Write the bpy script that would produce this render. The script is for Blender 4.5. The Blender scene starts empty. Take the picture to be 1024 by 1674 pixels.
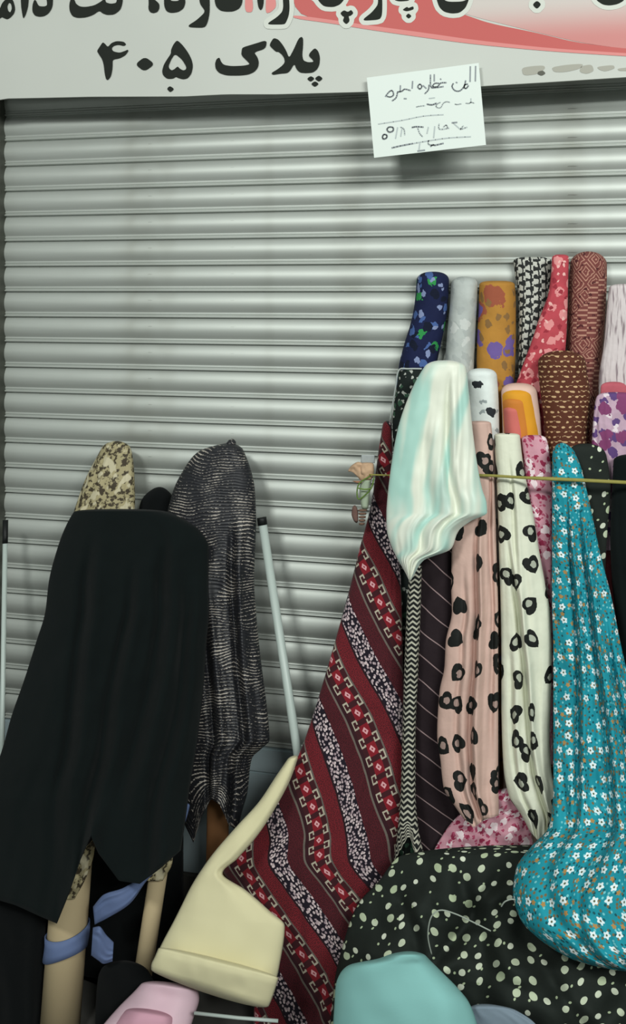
import bpy, bmesh, math, random
import numpy as np
from mathutils import Vector, noise as mnoise

random.seed(7)
SC = bpy.context.scene
COL = SC.collection
# ------------------------------------------------------------------ camera
IW, IH = 1024, 1674
F = 1400.0            # focal length in pixels
HOR = 478.0           # image row of eye level
D0 = 2.33             # camera to shutter distance, metres
CZ = 1.80             # eye height
TH = math.asin(0.0859 * D0)
cam = bpy.data.cameras.new('camera')
cam_o = bpy.data.objects.new('camera', cam)
COL.objects.link(cam_o)
cam_o.location = (0, -D0, CZ)
cam_o.rotation_euler = (math.pi / 2, 0, TH)
cam.sensor_fit = 'VERTICAL'
cam.sensor_height = 36
cam.lens = F / IH * 36
cam.shift_y = -(IH / 2 - HOR) / IH
cam.clip_start = 0.05
SC.camera = cam_o
# ------------------------------------------------------------------ world, lamps, exposure
SC.view_settings.view_transform = 'Standard'
SC.view_settings.look = 'None'
SC.view_settings.gamma = 1
SC.view_settings.use_curve_mapping = False
SC.view_settings.exposure = 0.0
W = bpy.data.worlds.new('world'); SC.world = W; W.use_nodes = True
W.node_tree.nodes['Background'].inputs[0].default_value = (0.79, 0.86, 0.82, 1)
W.node_tree.nodes['Background'].inputs[1].default_value = 0.36


def area(name, loc, target, sx, sy, power, color):
    l = bpy.data.lights.new(name, 'AREA'); l.shape = 'RECTANGLE'
    l.size = sx; l.size_y = sy; l.energy = power; l.color = color
    o = bpy.data.objects.new(name, l); COL.objects.link(o)
    o.location = loc
    o.rotation_euler = (Vector(target) - Vector(loc)).to_track_quat('-Z', 'Y').to_euler()
    return o


# two ceiling lamps of the covered passage, above and behind the viewer
area('passage_lamp', (-1.1, -3.3, 3.3), (0.0, 0, 0.9), 0.6, 0.25, 52, (0.965, 1.0, 0.965))
area('passage_lamp', (1.6, -3.5, 3.2), (0.5, 0, 1.1), 1.6, 0.5, 108, (0.965, 1.0, 0.965))

CT, ST = math.cos(TH), math.sin(TH)


def P(px, py, d):
    """the point at distance d in front of the shutter that lies along the line of sight (px,py)"""
    u = (px - 512) / F; v = (HOR - py) / F
    dy = CT + u * ST
    t = (D0 - d) / dy
    return Vector((t * (-ST + u * CT), -d, CZ + t * v))


def floor_row(px, d):
    u = (px - 512) / F
    return HOR + CZ * F * (CT + u * ST) / (D0 - d)


def lin(c):
    if len(c) == 3: c = tuple(c)
    return tuple(((x / 255) / 12.92 if x / 255 <= .04045 else ((x / 255 + .055) / 1.055) ** 2.4) for x in c) + (1,)


# ------------------------------------------------------------------ node mini language
class S:
    nt = None

    def __init__(self, s): self.s = s

    def __add__(a, b): return M_('ADD', a, b)
    def __radd__(a, b): return M_('ADD', b, a)
    def __sub__(a, b): return M_('SUBTRACT', a, b)
    def __rsub__(a, b): return M_('SUBTRACT', b, a)
    def __mul__(a, b): return M_('MULTIPLY', a, b)
    def __rmul__(a, b): return M_('MULTIPLY', b, a)
    def __truediv__(a, b): return M_('DIVIDE', a, b)


def put(node, i, v):
    if isinstance(v, S): S.nt.links.new(v.s, node.inputs[i])
    else: node.inputs[i].default_value = v


def M_(op, a, b=None, c=None):
    n = S.nt.nodes.new('ShaderNodeMath'); n.operation = op
    put(n, 0, a)
    if b is not None: put(n, 1, b)
    if c is not None: put(n, 2, c)
    return S(n.outputs[0])


def lt(a, b): return M_('LESS_THAN', a, b)
def gt(a, b): return M_('GREATER_THAN', a, b)
def mn(a, b): return M_('MINIMUM', a, b)
def mx(a, b): return M_('MAXIMUM', a, b)
def ab(a): return M_('ABSOLUTE', a)
def fr(a): return M_('FRACT', a)
def flr(a): return M_('FLOOR', a)
def sn(a): return M_('SINE', a)
def cs(a): return M_('COSINE', a)


def sm(a, lo, hi, o0=0., o1=1.):
    n = S.nt.nodes.new('ShaderNodeMapRange'); n.interpolation_type = 'SMOOTHSTEP'
    put(n, 0, a); put(n, 1, lo); put(n, 2, hi); put(n, 3, o0); put(n, 4, o1)
    return S(n.outputs[0])


def band(t, a, b): return gt(t, a) * lt(t, b)


def mix(f, a, b):
    n = S.nt.nodes.new('ShaderNodeMix'); n.data_type = 'RGBA'; n.clamp_factor = True
    put(n, 0, f); put(n, 6, a); put(n, 7, b)
    return S(n.outputs[2])


def vec(x, y, z=0.):
    n = S.nt.nodes.new('ShaderNodeCombineXYZ'); put(n, 0, x); put(n, 1, y); put(n, 2, z)
    return S(n.outputs[0])


def sep(v):
    n = S.nt.nodes.new('ShaderNodeSeparateXYZ'); put(n, 0, v)
    return [S(o) for o in n.outputs]


def noi(v, scale, detail=2., rough=.5):
    n = S.nt.nodes.new('ShaderNodeTexNoise'); put(n, 'Vector', v)
    n.inputs['Scale'].default_value = scale; n.inputs['Detail'].default_value = detail
    n.inputs['Roughness'].default_value = rough
    return S(n.outputs[0])


def vor(v, scale, feature='F1', rnd=1., metric='EUCLIDEAN'):
    n = S.nt.nodes.new('ShaderNodeTexVoronoi'); n.feature = feature; n.distance = metric
    n.voronoi_dimensions = '2D'
    put(n, 'Vector', v); n.inputs['Scale'].default_value = scale; n.inputs['Randomness'].default_value = rnd
    if feature == 'DISTANCE_TO_EDGE': return S(n.outputs['Distance'])
    return S(n.outputs['Distance']), S(n.outputs['Color']), S(n.outputs['Position'])


def wn(v):
    n = S.nt.nodes.new('ShaderNodeTexWhiteNoise'); n.noise_dimensions = '2D'; put(n, 'Vector', v)
    return S(n.outputs['Value']), S(n.outputs['Color'])


def uv():
    n = S.nt.nodes.new('ShaderNodeUVMap')
    x, y, z = sep(S(n.outputs[0]))
    return x, y


def objc():
    n = S.nt.nodes.new('ShaderNodeTexCoord')
    return S(n.outputs['Object'])


MATS = {}


def mat(name, fn, rough=.85, metal=0., sheen=.0, bump=None, spec=.25, trans=0.):
    if name in MATS: return MATS[name]
    m = bpy.data.materials.new(name); m.use_nodes = True
    S.nt = m.node_tree
    b = m.node_tree.nodes['Principled BSDF']
    r = fn() if callable(fn) else lin(fn)
    bmp = None
    if isinstance(r, tuple) and len(r) == 2 and isinstance(r[0], S): r, bmp = r
    put(b, 'Base Color', r)
    if isinstance(rough, S) or not callable(rough): put(b, 'Roughness', rough)
    else: put(b, 'Roughness', rough())
    b.inputs['Metallic'].default_value = metal
    b.inputs['Specular IOR Level'].default_value = spec
    if sheen: b.inputs['Sheen Weight'].default_value = sheen
    if bump:
        if bmp is None:
            x, y = uv(); bmp = noi(vec(x, y), bump[1], 3.)
        n = m.node_tree.nodes.new('ShaderNodeBump'); n.inputs['Strength'].default_value = bump[0]
        n.inputs['Distance'].default_value = bump[2] if len(bump) > 2 else .002
        put(n, 'Height', bmp); m.node_tree.links.new(n.outputs[0], b.inputs['Normal'])
    MATS[name] = m
    return m


def rot(x, y, a):
    c, s = math.cos(a), math.sin(a)
    return x * c + y * s, y * c - x * s


def cells(x, y, size, key=0., jit=.35):
    """jittered grid: local coordinates, rotated by a random angle, and a random value"""
    gx, gy = x / size, y / size
    cx, cy = flr(gx), flr(gy)
    v, c = wn(vec(cx + key, cy + key * 2))
    r, g, b = sep(c)
    lx = gx - cx - .5 - (r - .5) * jit
    ly = gy - cy - .5 - (g - .5) * jit
    ang = b * 6.283
    co, si = cs(ang), sn(ang)
    return lx * co + ly * si, ly * co - lx * si, v, r


def plain(c, var=.12, scale=8.):
    def f():
        x, y = uv()
        n = noi(vec(x, y), scale, 3.)
        w = sn(x * 5200.) * .5
        k = lin(c); dk = tuple(v * (1 - var) for v in k[:3]) + (1,)
        return mix(n, dk, k), n + w * .1
    return f


def f_maroon():
    u, v = uv()
    n = noi(vec(u, v), 3., 1.)
    u2 = u + (n - .5) * .05
    t, w = rot(u2, v, math.radians(-34))
    ph = fr(t / .172 + 100.)
    # dotted maroon ground
    dd, _, _ = vor(vec(t, w), 260., rnd=.6)
    mar = mix(lt(dd, .30), lin((80, 24, 32)), lin((40, 15, 21)))
    red = mix(lt(dd, .30), lin((112, 28, 36)), lin((56, 17, 25)))
    # black ground with white sprigs
    fd, fc, _ = vor(vec(t * 1.5, w), 112., rnd=1.)
    fr_, fg, fb = sep(fc)
    spr = lt(fd, .40) * gt(fr_, .1)
    flo = mix(spr, lin((24, 18, 30)), mix(fg, lin((214, 196, 196)), lin((150, 130, 138))))
    # motif zone
    ca = fr(w / .052 + 50.) * 2. - 1.
    a = (ph - .63) / .14
    aa, bb = ab(a), ab(ca)
    sl = ca - a * .5
    dia = aa * 1.5 + ab(sl) * .95
    redsq = lt(aa, .46) * lt(bb, .70)
    lozw = lt(dia, .40) * gt(dia, .13)
    sq = mx(ab(aa - .70) / .26, ab(bb - .86) / .36)
    hook = lt(sq, 1.) * gt(sq, .5) * gt(ca * (1. - 2. * gt(a, 0.)) + aa * .8, -.35)
    mot = mix(redsq, lin((60, 22, 28)), lin((128, 24, 36)))
    mot = mix(lozw, mot, lin((214, 160, 164)))
    mot = mix(hook, mot, lin((176, 168, 150)))
    c = mix(band(ph, 0., .23), mar, flo)
    c = mix(band(ph, .43, .455), c, lin((104, 96, 88)))
    c = mix(band(ph, .455, .50), c, lin((50, 18, 26)))
    c = mix(band(ph, .50, .765), c, mot)
    c = mix(band(ph, .765, .785), c, lin((98, 90, 84)))
    c = mix(band(ph, .785, .975), c, red)
    c = mix(gt(ph, .975), c, lin((34, 16, 22)))
    return c


def heartpat(base, inner):
    def f():
        u, v = uv()
        c = base if isinstance(base, S) else lin(base)
        n = noi(vec(u, v), 90., 2.)
        for key, size, r in ((3., .078, 4.2), (17., .095, 5.2)):
            sh = (.031 if key > 9 else 0.)
            x, y, val, rr = cells(u + sh, v + sh * 1.7, size, key)
            x = x * r; y = y * r + .1
            x = x + (n - .5) * .35
            q = x * x + y * y - 1.
            hv = q * q * q - x * x * y * y * y
            heart = lt(hv, 0.) * gt(val, .2 if key < 9 else .5)
            xi, yi = x * 1.9 + .4, y * 1.9 - .35
            qi = xi * xi + yi * yi - 1.
            inn = lt(qi + (n - .5) * 1.6, -.25)
            c = mix(heart, c, mix(inn * gt(rr, .35), lin((22, 24, 22)), lin(inner)))
        return c
    return f


def f_turq():
    u, v = uv()
    c = mix(noi(vec(u, v), 12., 2.), lin((12, 120, 136)), lin((38, 156, 172)))
    d, col, _ = vor(vec(u + 3., v), 120., rnd=1.)
    r, g, b = sep(col)
    c = mix(lt(d, .33) * gt(r, .70), c, lin((112, 100, 70)))
    c = mix(lt(d, .30) * lt(r, .26), c, lin((22, 82, 90)))
    c = mix(lt(d, .28) * band(r, .3, .5), c, lin((112, 190, 196)))
    x, y, val, rr = cells(u + .013, v + .02, .019, 5.)
    ang = M_('ARCTAN2', y, x); rad = M_('SQRT', x * x + y * y)
    pet = lt(rad, .22 + cs(ang * 5.) * .055) * gt(val, .72)
    c = mix(pet, c, lin((170, 130, 74)))
    x, y, val, rr = cells(u, v, .0275, 2.)
    ang = M_('ARCTAN2', y, x); rad = M_('SQRT', x * x + y * y)
    pet = lt(rad, .24 + cs(ang * 5.) * .05) * gt(val, .38)
    c = mix(pet, c, lin((216, 230, 232)))
    c = mix(pet * lt(rad, .075), c, lin((90, 96, 70)))
    return c


def dotpat(base, c1, c2, size, thr, vary=.3, dens=.15):
    def f():
        u, v = uv()
        n = noi(vec(u, v), 60., 1.)
        x, y, val, rr = cells(u, v + sn(u * 31.) * .012, size, 8., .62)
        rad = M_('SQRT', x * x * 1.2 + y * y)
        m = lt(rad + (n - .5) * .12, thr * .6 + rr * thr * .55) * gt(val, dens)
        b = mix(noi(vec(u, v), 9.), lin(base), lin(tuple(min(255, k + 9) for k in base)))
        c = mix(m, b, mix(rr, lin(c1), lin(c2)))
        x, y, val, rr = cells(u + size * .5 + v * .3, v + size * .5, size * .8, 14., .5)
        rad = M_('SQRT', x * x + y * y * 1.8)
        return mix(lt(rad, thr * .45) * gt(val, .55), c, lin(c2))
    return f


def f_lurex():
    u, v = uv()
    n = noi(vec(u, v), 5., 2.)
    ph = sn((v + n * .09) * 760.)
    st = noi(vec(u * 110., v * 500.), 1.3, 2.)
    st2 = noi(vec(u, v), 14., 2.)
    m = gt(ph * .26 + st + st2 * .9, 1.23)
    c = mix(m, lin((26, 27, 32)), mix(st2, lin((112, 108, 108)), lin((206, 196, 182))))
    return c, ph * .5 + .5


def f_brocade(c0, c1, c2, sc=46.):
    def f():
        u, v = uv()
        n = noi(vec(u, v), sc, 3., .6)
        n2 = noi(vec(u + 7., v * .7), sc * .55, 2.)
        c = mix(sm(n, .44, .52), lin(c0), lin(c1))
        return mix(sm(n2, .55, .6), c, lin(c2)), n
    return f


def f_floral(base, blobs, sc=40., thr=.42, st=1., dist=1.1):
    """blots of several colours on a ground"""
    def f():
        u, v = uv()
        n = noi(vec(u, v), sc * .8, 3., .6)
        c = mix(noi(vec(u + 3., v), sc * .5, 2.), lin(tuple(k * .86 for k in base)), lin(tuple(min(255, k * 1.08) for k in base)))
        k = 0
        for i, (colr, s, t, lo, hi) in enumerate(blobs):
            d, cc, _ = vor(vec(u * st + i * 3.1 + n * dist / sc, v + n * dist / sc * 1.7), sc * s, rnd=1.)
            r, g, b = sep(cc)
            c = mix(lt(d + (n - .5) * .3, t) * band(r, lo, hi), c, lin(colr))
        return c
    return f


def f_bw():
    u, v = uv()
    n = noi(vec(u, v), 60., 3.)
    a = fr(v / .022 + n * 1.1 + flr(u / .02) * .37)
    b = fr(u / .02 + n * .7)
    m = band(a, .15, .72) * band(b, .12, .9)
    return mix(m, lin((40, 42, 42)), mix(n, lin((170, 172, 164)), lin((206, 206, 196))))


def f_geo():
    u, v = uv()
    c = lin((116, 64, 60))
    wv = noi(vec(u, v), 35., 2.) * .35
    a = ab(fr(v / .062 + wv) - .5) * 2.
    b = ab(fr(u / .05 + wv) - .5) * 2.
    q = fr((a + b) * 2.6)
    z = fr(v / .013 + flr(u / .025) * .5)
    n = noi(vec(u, v), 9., 0.)
    m = mix(gt(n, .5), lt(q, .3) * 1., lt(z, .34) * 1.)
    c = mix(m, c, lin((176, 132, 114)))
    k = noi(vec(u, v), 70., 2.)
    return mix(gt(k, .62), c, lin((78, 36, 38)))


def f_browndots():
    u, v = uv()
    n = noi(vec(u, v), 30., 2.)
    g = flr(v / .0125)
    x = fr(u / .018 + g * .5 + n * 1.3) - .5
    y = fr(v / .0125 + n * .7) - .5
    m = lt(M_('SQRT', x * x * 1.0 + y * y * 1.6), .27) * gt(noi(vec(u, v), 50., 1.), .42)
    return mix(m, lin((86, 46, 32)), lin((196, 164, 124)))


def f_pin():
    u, v = uv()
    n = noi(vec(u, v), 8., 1.)
    t, w = rot(u, v, math.radians(-52))
    m = lt(fr(t / .046 + n * .35), .055)
    return mix(m, lin((36, 26, 30)), lin((150, 128, 128)))


def f_twist():
    u, v = uv()
    n = noi(vec(u, v), 20., 1.)
    a = fr(v / .0125 + ab(fr(u / .02) - .5) * 1.2 + n * .4)
    return mix(band(a, .2, .62), lin((26, 28, 28)), lin((178, 176, 160)))


def f_mint():
    u, v = uv()
    n = noi(vec(u + v * .12, v * .14), 19., 1.)
    c = mix(sm(n, .44, .60), lin((218, 222, 206)), lin((164, 204, 192)))
    n2 = noi(vec(u * 1.5, v * .3 + 5.), 12., 1.)
    return mix(sm(n2, .55, .7) * .5, c, lin((198, 208, 196)))


def f_stripewhite():
    u, v = uv()
    n = noi(vec(u * 6., v * .6), 26., 2.)
    return mix(sm(n, .5, .68), lin((206, 196, 196)), lin((138, 124, 128)))


def f_metal():
    x, y, z = sep(objc())
    n = noi(vec(x * .6, z * 14.), 3., 4., .6)
    n2 = noi(vec(x * 1.5, y, z * 1.2), 2.3, 3., .6)
    n3 = noi(vec(x * 12., z * 160.), 1., 2.)
    c = mix(n, lin((166, 171, 165)), lin((188, 193, 187)))
    c = mix(sm(n2, .5, .8) * .5, c, lin((126, 124, 110)))
    return mix(gt(n3, .74) * .5, c, lin((90, 90, 82))), noi(vec(x, z), 6., 2.)


# ------------------------------------------------------------------ object helpers
def tag(o, label=None, cat=None, group=None, kind=None):
    if label: o['label'] = label
    if cat: o['category'] = cat
    if group: o['group'] = group
    if kind: o['kind'] = kind
    return o


def empty(name, loc, label=None, cat=None, group=None, kind=None):
    o = bpy.data.objects.new(name, None); o.empty_display_size = .05
    COL.objects.link(o); o.location = loc
    return tag(o, label, cat, group, kind)


def link(name, me, m, parent=None, smooth=True):
    o = bpy.data.objects.new(name, me); COL.objects.link(o)
    if m is not None and not me.materials: me.materials.append(m)
    if smooth:
        for p in me.polygons: p.use_smooth = True
    if parent is not None:
        o.parent = parent
        o.matrix_parent_inverse = parent.matrix_basis.inverted()
    return o


def recenter(o):
    """put a mesh thing's origin at its base"""
    me = o.data
    co = np.empty(len(me.vertices) * 3); me.vertices.foreach_get('co', co); co = co.reshape(-1, 3)
    c = np.array([(co[:, 0].min() + co[:, 0].max()) / 2, (co[:, 1].min() + co[:, 1].max()) / 2, co[:, 2].min()])
    co -= c
    me.vertices.foreach_set('co', co.ravel()); me.update()
    o.location = c
    return o


def pymesh(name, V, Fc, uvs=None):
    me = bpy.data.meshes.new(name)
    me.from_pydata([tuple(v) for v in V], [], Fc)
    if uvs is not None:
        l = me.uv_layers.new(name='UVMap')
        for lp in me.loops: l.data[lp.index].uv = uvs[lp.vertex_index]
    me.update()
    return me


def pchip(xs, ys, q):
    xs = np.array(xs, float); ys = np.array(ys, float)
    h = np.diff(xs); dl = np.diff(ys) / h
    n = len(xs); m = np.zeros(n)
    if n == 2: return np.interp(q, xs, ys)
    for i in range(1, n - 1):
        if dl[i - 1] * dl[i] > 0:
            w1 = 2 * h[i] + h[i - 1]; w2 = h[i] + 2 * h[i - 1]
            m[i] = (w1 + w2) / (w1 / dl[i - 1] + w2 / dl[i])
    m[0] = dl[0]; m[-1] = dl[-1]
    i = np.clip(np.searchsorted(xs, q, side='right') - 1, 0, n - 2)
    t = (q - xs[i]) / h[i]
    return ((2 * t ** 3 - 3 * t ** 2 + 1) * ys[i] + (t ** 3 - 2 * t ** 2 + t) * h[i] * m[i]
            + (-2 * t ** 3 + 3 * t ** 2) * ys[i + 1] + (t ** 3 - t ** 2) * h[i] * m[i + 1])


def cloth(name, rows, m, label=None, cat='fabric', group=None, bulge=.04, back=.012, folds=(), fgrow=(.0, .6),
          nu=56, nv=90, cap=None, rough=(.0035, 13), hem=None, hemspan=.3, parent=None, power=.55, uvo=(0., 0.), edge=0.,
          endcap=None, seed=0., uvplane=False, creases=()):
    """A length of fabric: rows run from its top to its bottom, each one (y, left x, right x, depth)
    or (lx, ly, rx, ry, depth); a closed body whose front bulges and falls in folds."""
    R = []
    for r in rows:
        if len(r) == 4: R.append((r[1], r[0], r[2], r[0], r[3]))
        else: R.append(r)
    R = np.array(R, float)
    mid = (R[:, 0:2] + R[:, 2:4]) / 2
    q = np.concatenate([[0], np.cumsum(np.hypot(*np.diff(mid, axis=0).T))])
    Lt = q[-1]
    if cap:
        a = np.linspace(0, math.pi / 2, 12)[:-1]
        qs = np.concatenate([cap[0] * (1 - np.cos(a)) + .02, np.linspace(cap[0], Lt, nv)])
    else:
        qs = np.linspace(0, Lt, nv)
    if endcap:
        a = np.linspace(0, math.pi / 2, 10)[::-1][:-1]
        qs = np.concatenate([qs[qs < Lt - endcap[0]], Lt - endcap[0] * (1 - np.cos(a)) , [Lt - .01]])
        qs = np.sort(qs)
    A = [pchip(q, R[:, k], qs) for k in range(5)]
    V = []; UV = []; vacc = 0.; vrow = 0.; prev = None
    nb = max(8, nu // 4)
    Rn_ = nu + nb
    for i, qq in enumerate(qs):
        lx, ly, rx, ry, d = [A[k][i] for k in range(5)]
        f = 1.
        if cap and qq < cap[0]: f = max(.02, (1 - (1 - qq / cap[0]) ** cap[1]) ** (1 / cap[1]))
        if endcap and qq > Lt - endcap[0]:
            f = min(f, max(.02, (1 - (1 - (Lt - qq) / endcap[0]) ** endcap[1]) ** (1 / endcap[1])))
        t = qq / Lt
        g = min(1., max(0., (t - fgrow[0]) / (fgrow[1] - fgrow[0] + 1e-6)))
        cx, cy = (lx + rx) / 2, (ly + ry) / 2
        lx, rx = cx + (lx - cx) * f, cx + (rx - cx) * f
        ly, ry = cy + (ly - cy) * f, cy + (ry - cy) * f
        b = bulge(t) if callable(bulge) else bulge
        pc = P(cx, cy, d)
        if prev is not None: vacc += (pc - prev).length
        prev = pc
        width = (P(rx, ry, d) - P(lx, ly, d)).length
        ur = 0.; pl = None; row = []; ru = []
        for k in range(nu + 1):
            s = .5 - .5 * math.cos(math.pi * k / nu) if not edge else k / nu
            s = .5 * s + .5 * k / nu
            dy = 0.
            if hem and t > 1 - hemspan:
                ws = (t - (1 - hemspan)) / hemspan
                dy = np.interp(s, [h[0] for h in hem], [h[1] for h in hem]) * ws
            x = lx + (rx - lx) * s; y = ly + (ry - ly) * s + dy
            prof = (max(0., 1 - abs(2 * s - 1) ** 2.6)) ** power
            off = b * f * prof
            fo = 0.
            for (n_, am, ph, dr, sh) in folds:
                ss = s + .05 * math.sin(4 * t + 9 * ph) + .09 * math.sin(3.6 * s + 7 * ph + 2 * t) + .02 * math.sin(13 * t + 2 * ph)
                w = math.cos(2 * math.pi * (n_ * ss + ph + dr * t))
                h = math.cos(math.pi * (n_ * ss + ph + dr * t))
                w = .45 * w + .55 * (1 - 2 * abs(h) ** 7)
                fo += am * w * 1.35 * (.65 + .5 * math.sin(7 * ph + 5.3 * s + 3.1 * t))
            ev = min(1., 6 * s, 6 * (1 - s)) ** .7
            for (t0, t1, s0, s1, dp, wd) in creases:
                if t0 < t < t1:
                    tt = (t - t0) / (t1 - t0); z_ = (s - s0 - (s1 - s0) * tt - .012 * math.sin(9 * tt + 40 * s0)) / wd
                    en = min(1, 5 * tt, 5 * (1 - tt) + (.9 if t1 >= 1 else 0))
                    # a sharp valley with a rounded ridge beside it
                    off += dp * en * (-math.exp(-z_ * z_) + .75 * math.exp(-((z_ - 1.9) / 1.5) ** 2))
            off += fo * g * f * (.35 + .65 * ev)
            p = P(x, y, d)
            if rough[0]:
                nn = mnoise.noise_vector(Vector((p.x * rough[1] + seed, p.z * rough[1], seed * 3.7)))
                n2 = mnoise.noise_vector(Vector((p.x * rough[1] * 2.3 + seed, p.z * rough[1] * 2.3, seed + 5)))
                nn = nn + n2 * .45
                off += (nn.y * ev + .25 * nn.y) * rough[0] * f
            off = max(off, -.6 * back)
            p = P(x, y, d + off + back * f)
            if pl is not None: ur += (p - pl).length
            pl = p
            row.append(p); ru.append(ur)
        for k in range(nu + 1):
            V.append(row[k])
            if uvplane: UV.append((V[-1].x * 1.05 + uvo[0], 0.))
            else: UV.append((ru[k] - ur / 2 + uvo[0], vacc + uvo[1]))
        if uvplane:
            b0_ = len(V) - nu - 1
            if i: vrow += sum((V[b0_ + k] - V[b0_ + k - Rn_]).length for k in range(nu + 1)) / (nu + 1)
            for k in range(nu + 1): UV[b0_ + k] = (UV[b0_ + k][0], vrow)
        for k in range(1, nb):
            s = 1 - k / nb
            dy = 0.
            if hem and t > 1 - hemspan:
                ws = (t - (1 - hemspan)) / hemspan
                dy = np.interp(s, [h[0] for h in hem], [h[1] for h in hem]) * ws
            p = P(lx + (rx - lx) * s, ly + (ry - ly) * s + dy, d)
            V.append(p); UV.append((ur / 2 + width * (1 - s) + uvo[0], vacc + uvo[1]))
    Rn = nu + nb
    Fc = []
    n = len(qs)
    for i in range(n - 1):
        for k in range(Rn):
            a, b_ = i * Rn + k, i * Rn + (k + 1) % Rn
            Fc.append((a, a + Rn, b_ + Rn, b_))
    sf = [.5 * (.5 - .5 * math.cos(math.pi * k / nu)) + .5 * k / nu for k in range(nu + 1)]
    bk = [(0., 0)] + [(1 - k / nb, nu + k) for k in range(nb - 1, 0, -1)] + [(1., nu)]
    for base, flip in ((0, False), ((n - 1) * Rn, True)):
        i = j = 0
        while i < nu or j < len(bk) - 1:
            if j >= len(bk) - 1 or (i < nu and sf[i + 1] <= bk[j + 1][0]):
                tri = (base + i, base + i + 1, base + bk[j][1]); i += 1
            else:
                tri = (base + i, base + bk[j + 1][1], base + bk[j][1]); j += 1
            if len(set(tri)) == 3: Fc.append(tri[::-1] if flip else tri)
    # keep every point above the ground and in front of the shutter
    for v in V:
        if v.z < .004: v.z = .004
    me = pymesh(name, V, Fc, UV)
    o = link(name, me, m, parent)
    if parent is None:
        recenter(o)
        tag(o, label, cat, group)
    elif label: o['label'] = label
    return o


def tube(name, pts, rad, m, parent=None, seg=10, label=None, cat=None, group=None, capends=True):
    pts = [Vector(p) for p in pts]
    rs = rad if isinstance(rad, (list, tuple)) else [rad] * len(pts)
    V, Fc, UV = [], [], []
    up = Vector((0, 0, 1)); acc = 0
    for i, p in enumerate(pts):
        t = (pts[min(i + 1, len(pts) - 1)] - pts[max(i - 1, 0)]).normalized()
        a = t.cross(Vector((0.1, 1, .05))).normalized(); b = t.cross(a).normalized()
        if i: acc += (p - pts[i - 1]).length
        for k in range(seg):
            an = 2 * math.pi * k / seg
            V.append(p + (a * math.cos(an) + b * math.sin(an)) * rs[i]); UV.append((an * rs[i], acc))
    for i in range(len(pts) - 1):
        for k in range(seg):
            Fc.append((i * seg + k, i * seg + (k + 1) % seg, (i + 1) * seg + (k + 1) % seg, (i + 1) * seg + k))
    Fc.append(tuple(reversed(range(seg)))); Fc.append(tuple(range((len(pts) - 1) * seg, len(pts) * seg)))
    me = pymesh(name, V, Fc, UV)
    bm = bmesh.new(); bm.from_mesh(me); bmesh.ops.recalc_face_normals(bm, faces=bm.faces); bm.to_mesh(me); bm.free()
    o = link(name, me, m, parent)
    if parent is None:
        recenter(o); tag(o, label, cat, group)
    return o


def smooth_line(pts, n=8):
    pts = [Vector(p) for p in pts]
    out = []
    for i in range(len(pts) - 1):
        p0, p1, p2, p3 = pts[max(i - 1, 0)], pts[i], pts[i + 1], pts[min(i + 2, len(pts) - 1)]
        for k in range(n):
            t = k / n
            out.append(.5 * ((2 * p1) + (p2 - p0) * t + (2 * p0 - 5 * p1 + 4 * p2 - p3) * t * t + (3 * p1 - p0 - 3 * p2 + p3) * t ** 3))
    out.append(pts[-1])
    return out


def box(name, lo, hi, m, parent=None, bev=0.):
    bm = bmesh.new(); bmesh.ops.create_cube(bm, size=1)
    for v in bm.verts:
        v.co = Vector([lo[i] + (v.co[i] + .5) * (hi[i] - lo[i]) for i in range(3)])
    if bev: bmesh.ops.bevel(bm, geom=bm.edges[:], offset=bev, segments=2, affect='EDGES')
    me = bpy.data.meshes.new(name); bm.to_mesh(me); bm.free()
    return link(name, me, m, parent, smooth=False)


def chaikin(p, it=2):
    for _ in range(it):
        o = []
        for i in range(len(p)):
            a, b = p[i], p[(i + 1) % len(p)]
            o.append((a[0] * .8 + b[0] * .2, a[1] * .8 + b[1] * .2))
            o.append((a[0] * .2 + b[0] * .8, a[1] * .2 + b[1] * .8))
        p = o
    return p


def flat(name, polys, d, m, parent, thick=.0008, sc=1., off=(0, 0), it=2):
    """flat printed shape on the banner: outline (with holes) at depth d"""
    cu = bpy.data.curves.new(name, 'CURVE'); cu.dimensions = '2D'; cu.fill_mode = 'BOTH'; cu.extrude = thick
    for poly in polys:
        pts = [(x / sc + off[0], y / sc + off[1]) for x, y in poly]
        if it: pts = chaikin(pts, it)
        sp = cu.splines.new('POLY'); sp.use_cyclic_u = True; sp.points.add(len(pts) - 1)
        for i, (x, y) in enumerate(pts):
            w = P(x, y, d); sp.points[i].co = (w.x, w.z, 0, 1)
    tmp = bpy.data.objects.new('tmp', cu); COL.objects.link(tmp)
    bpy.context.view_layer.update()
    me = bpy.data.meshes.new_from_object(tmp.evaluated_get(bpy.context.evaluated_depsgraph_get()))
    bpy.data.objects.remove(tmp); bpy.data.curves.remove(cu)
    for v in me.vertices: v.co = Vector((v.co.x, -d - v.co.z, v.co.y))
    me.materials.clear()
    return link(name, me, m, parent, smooth=False)


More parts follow.
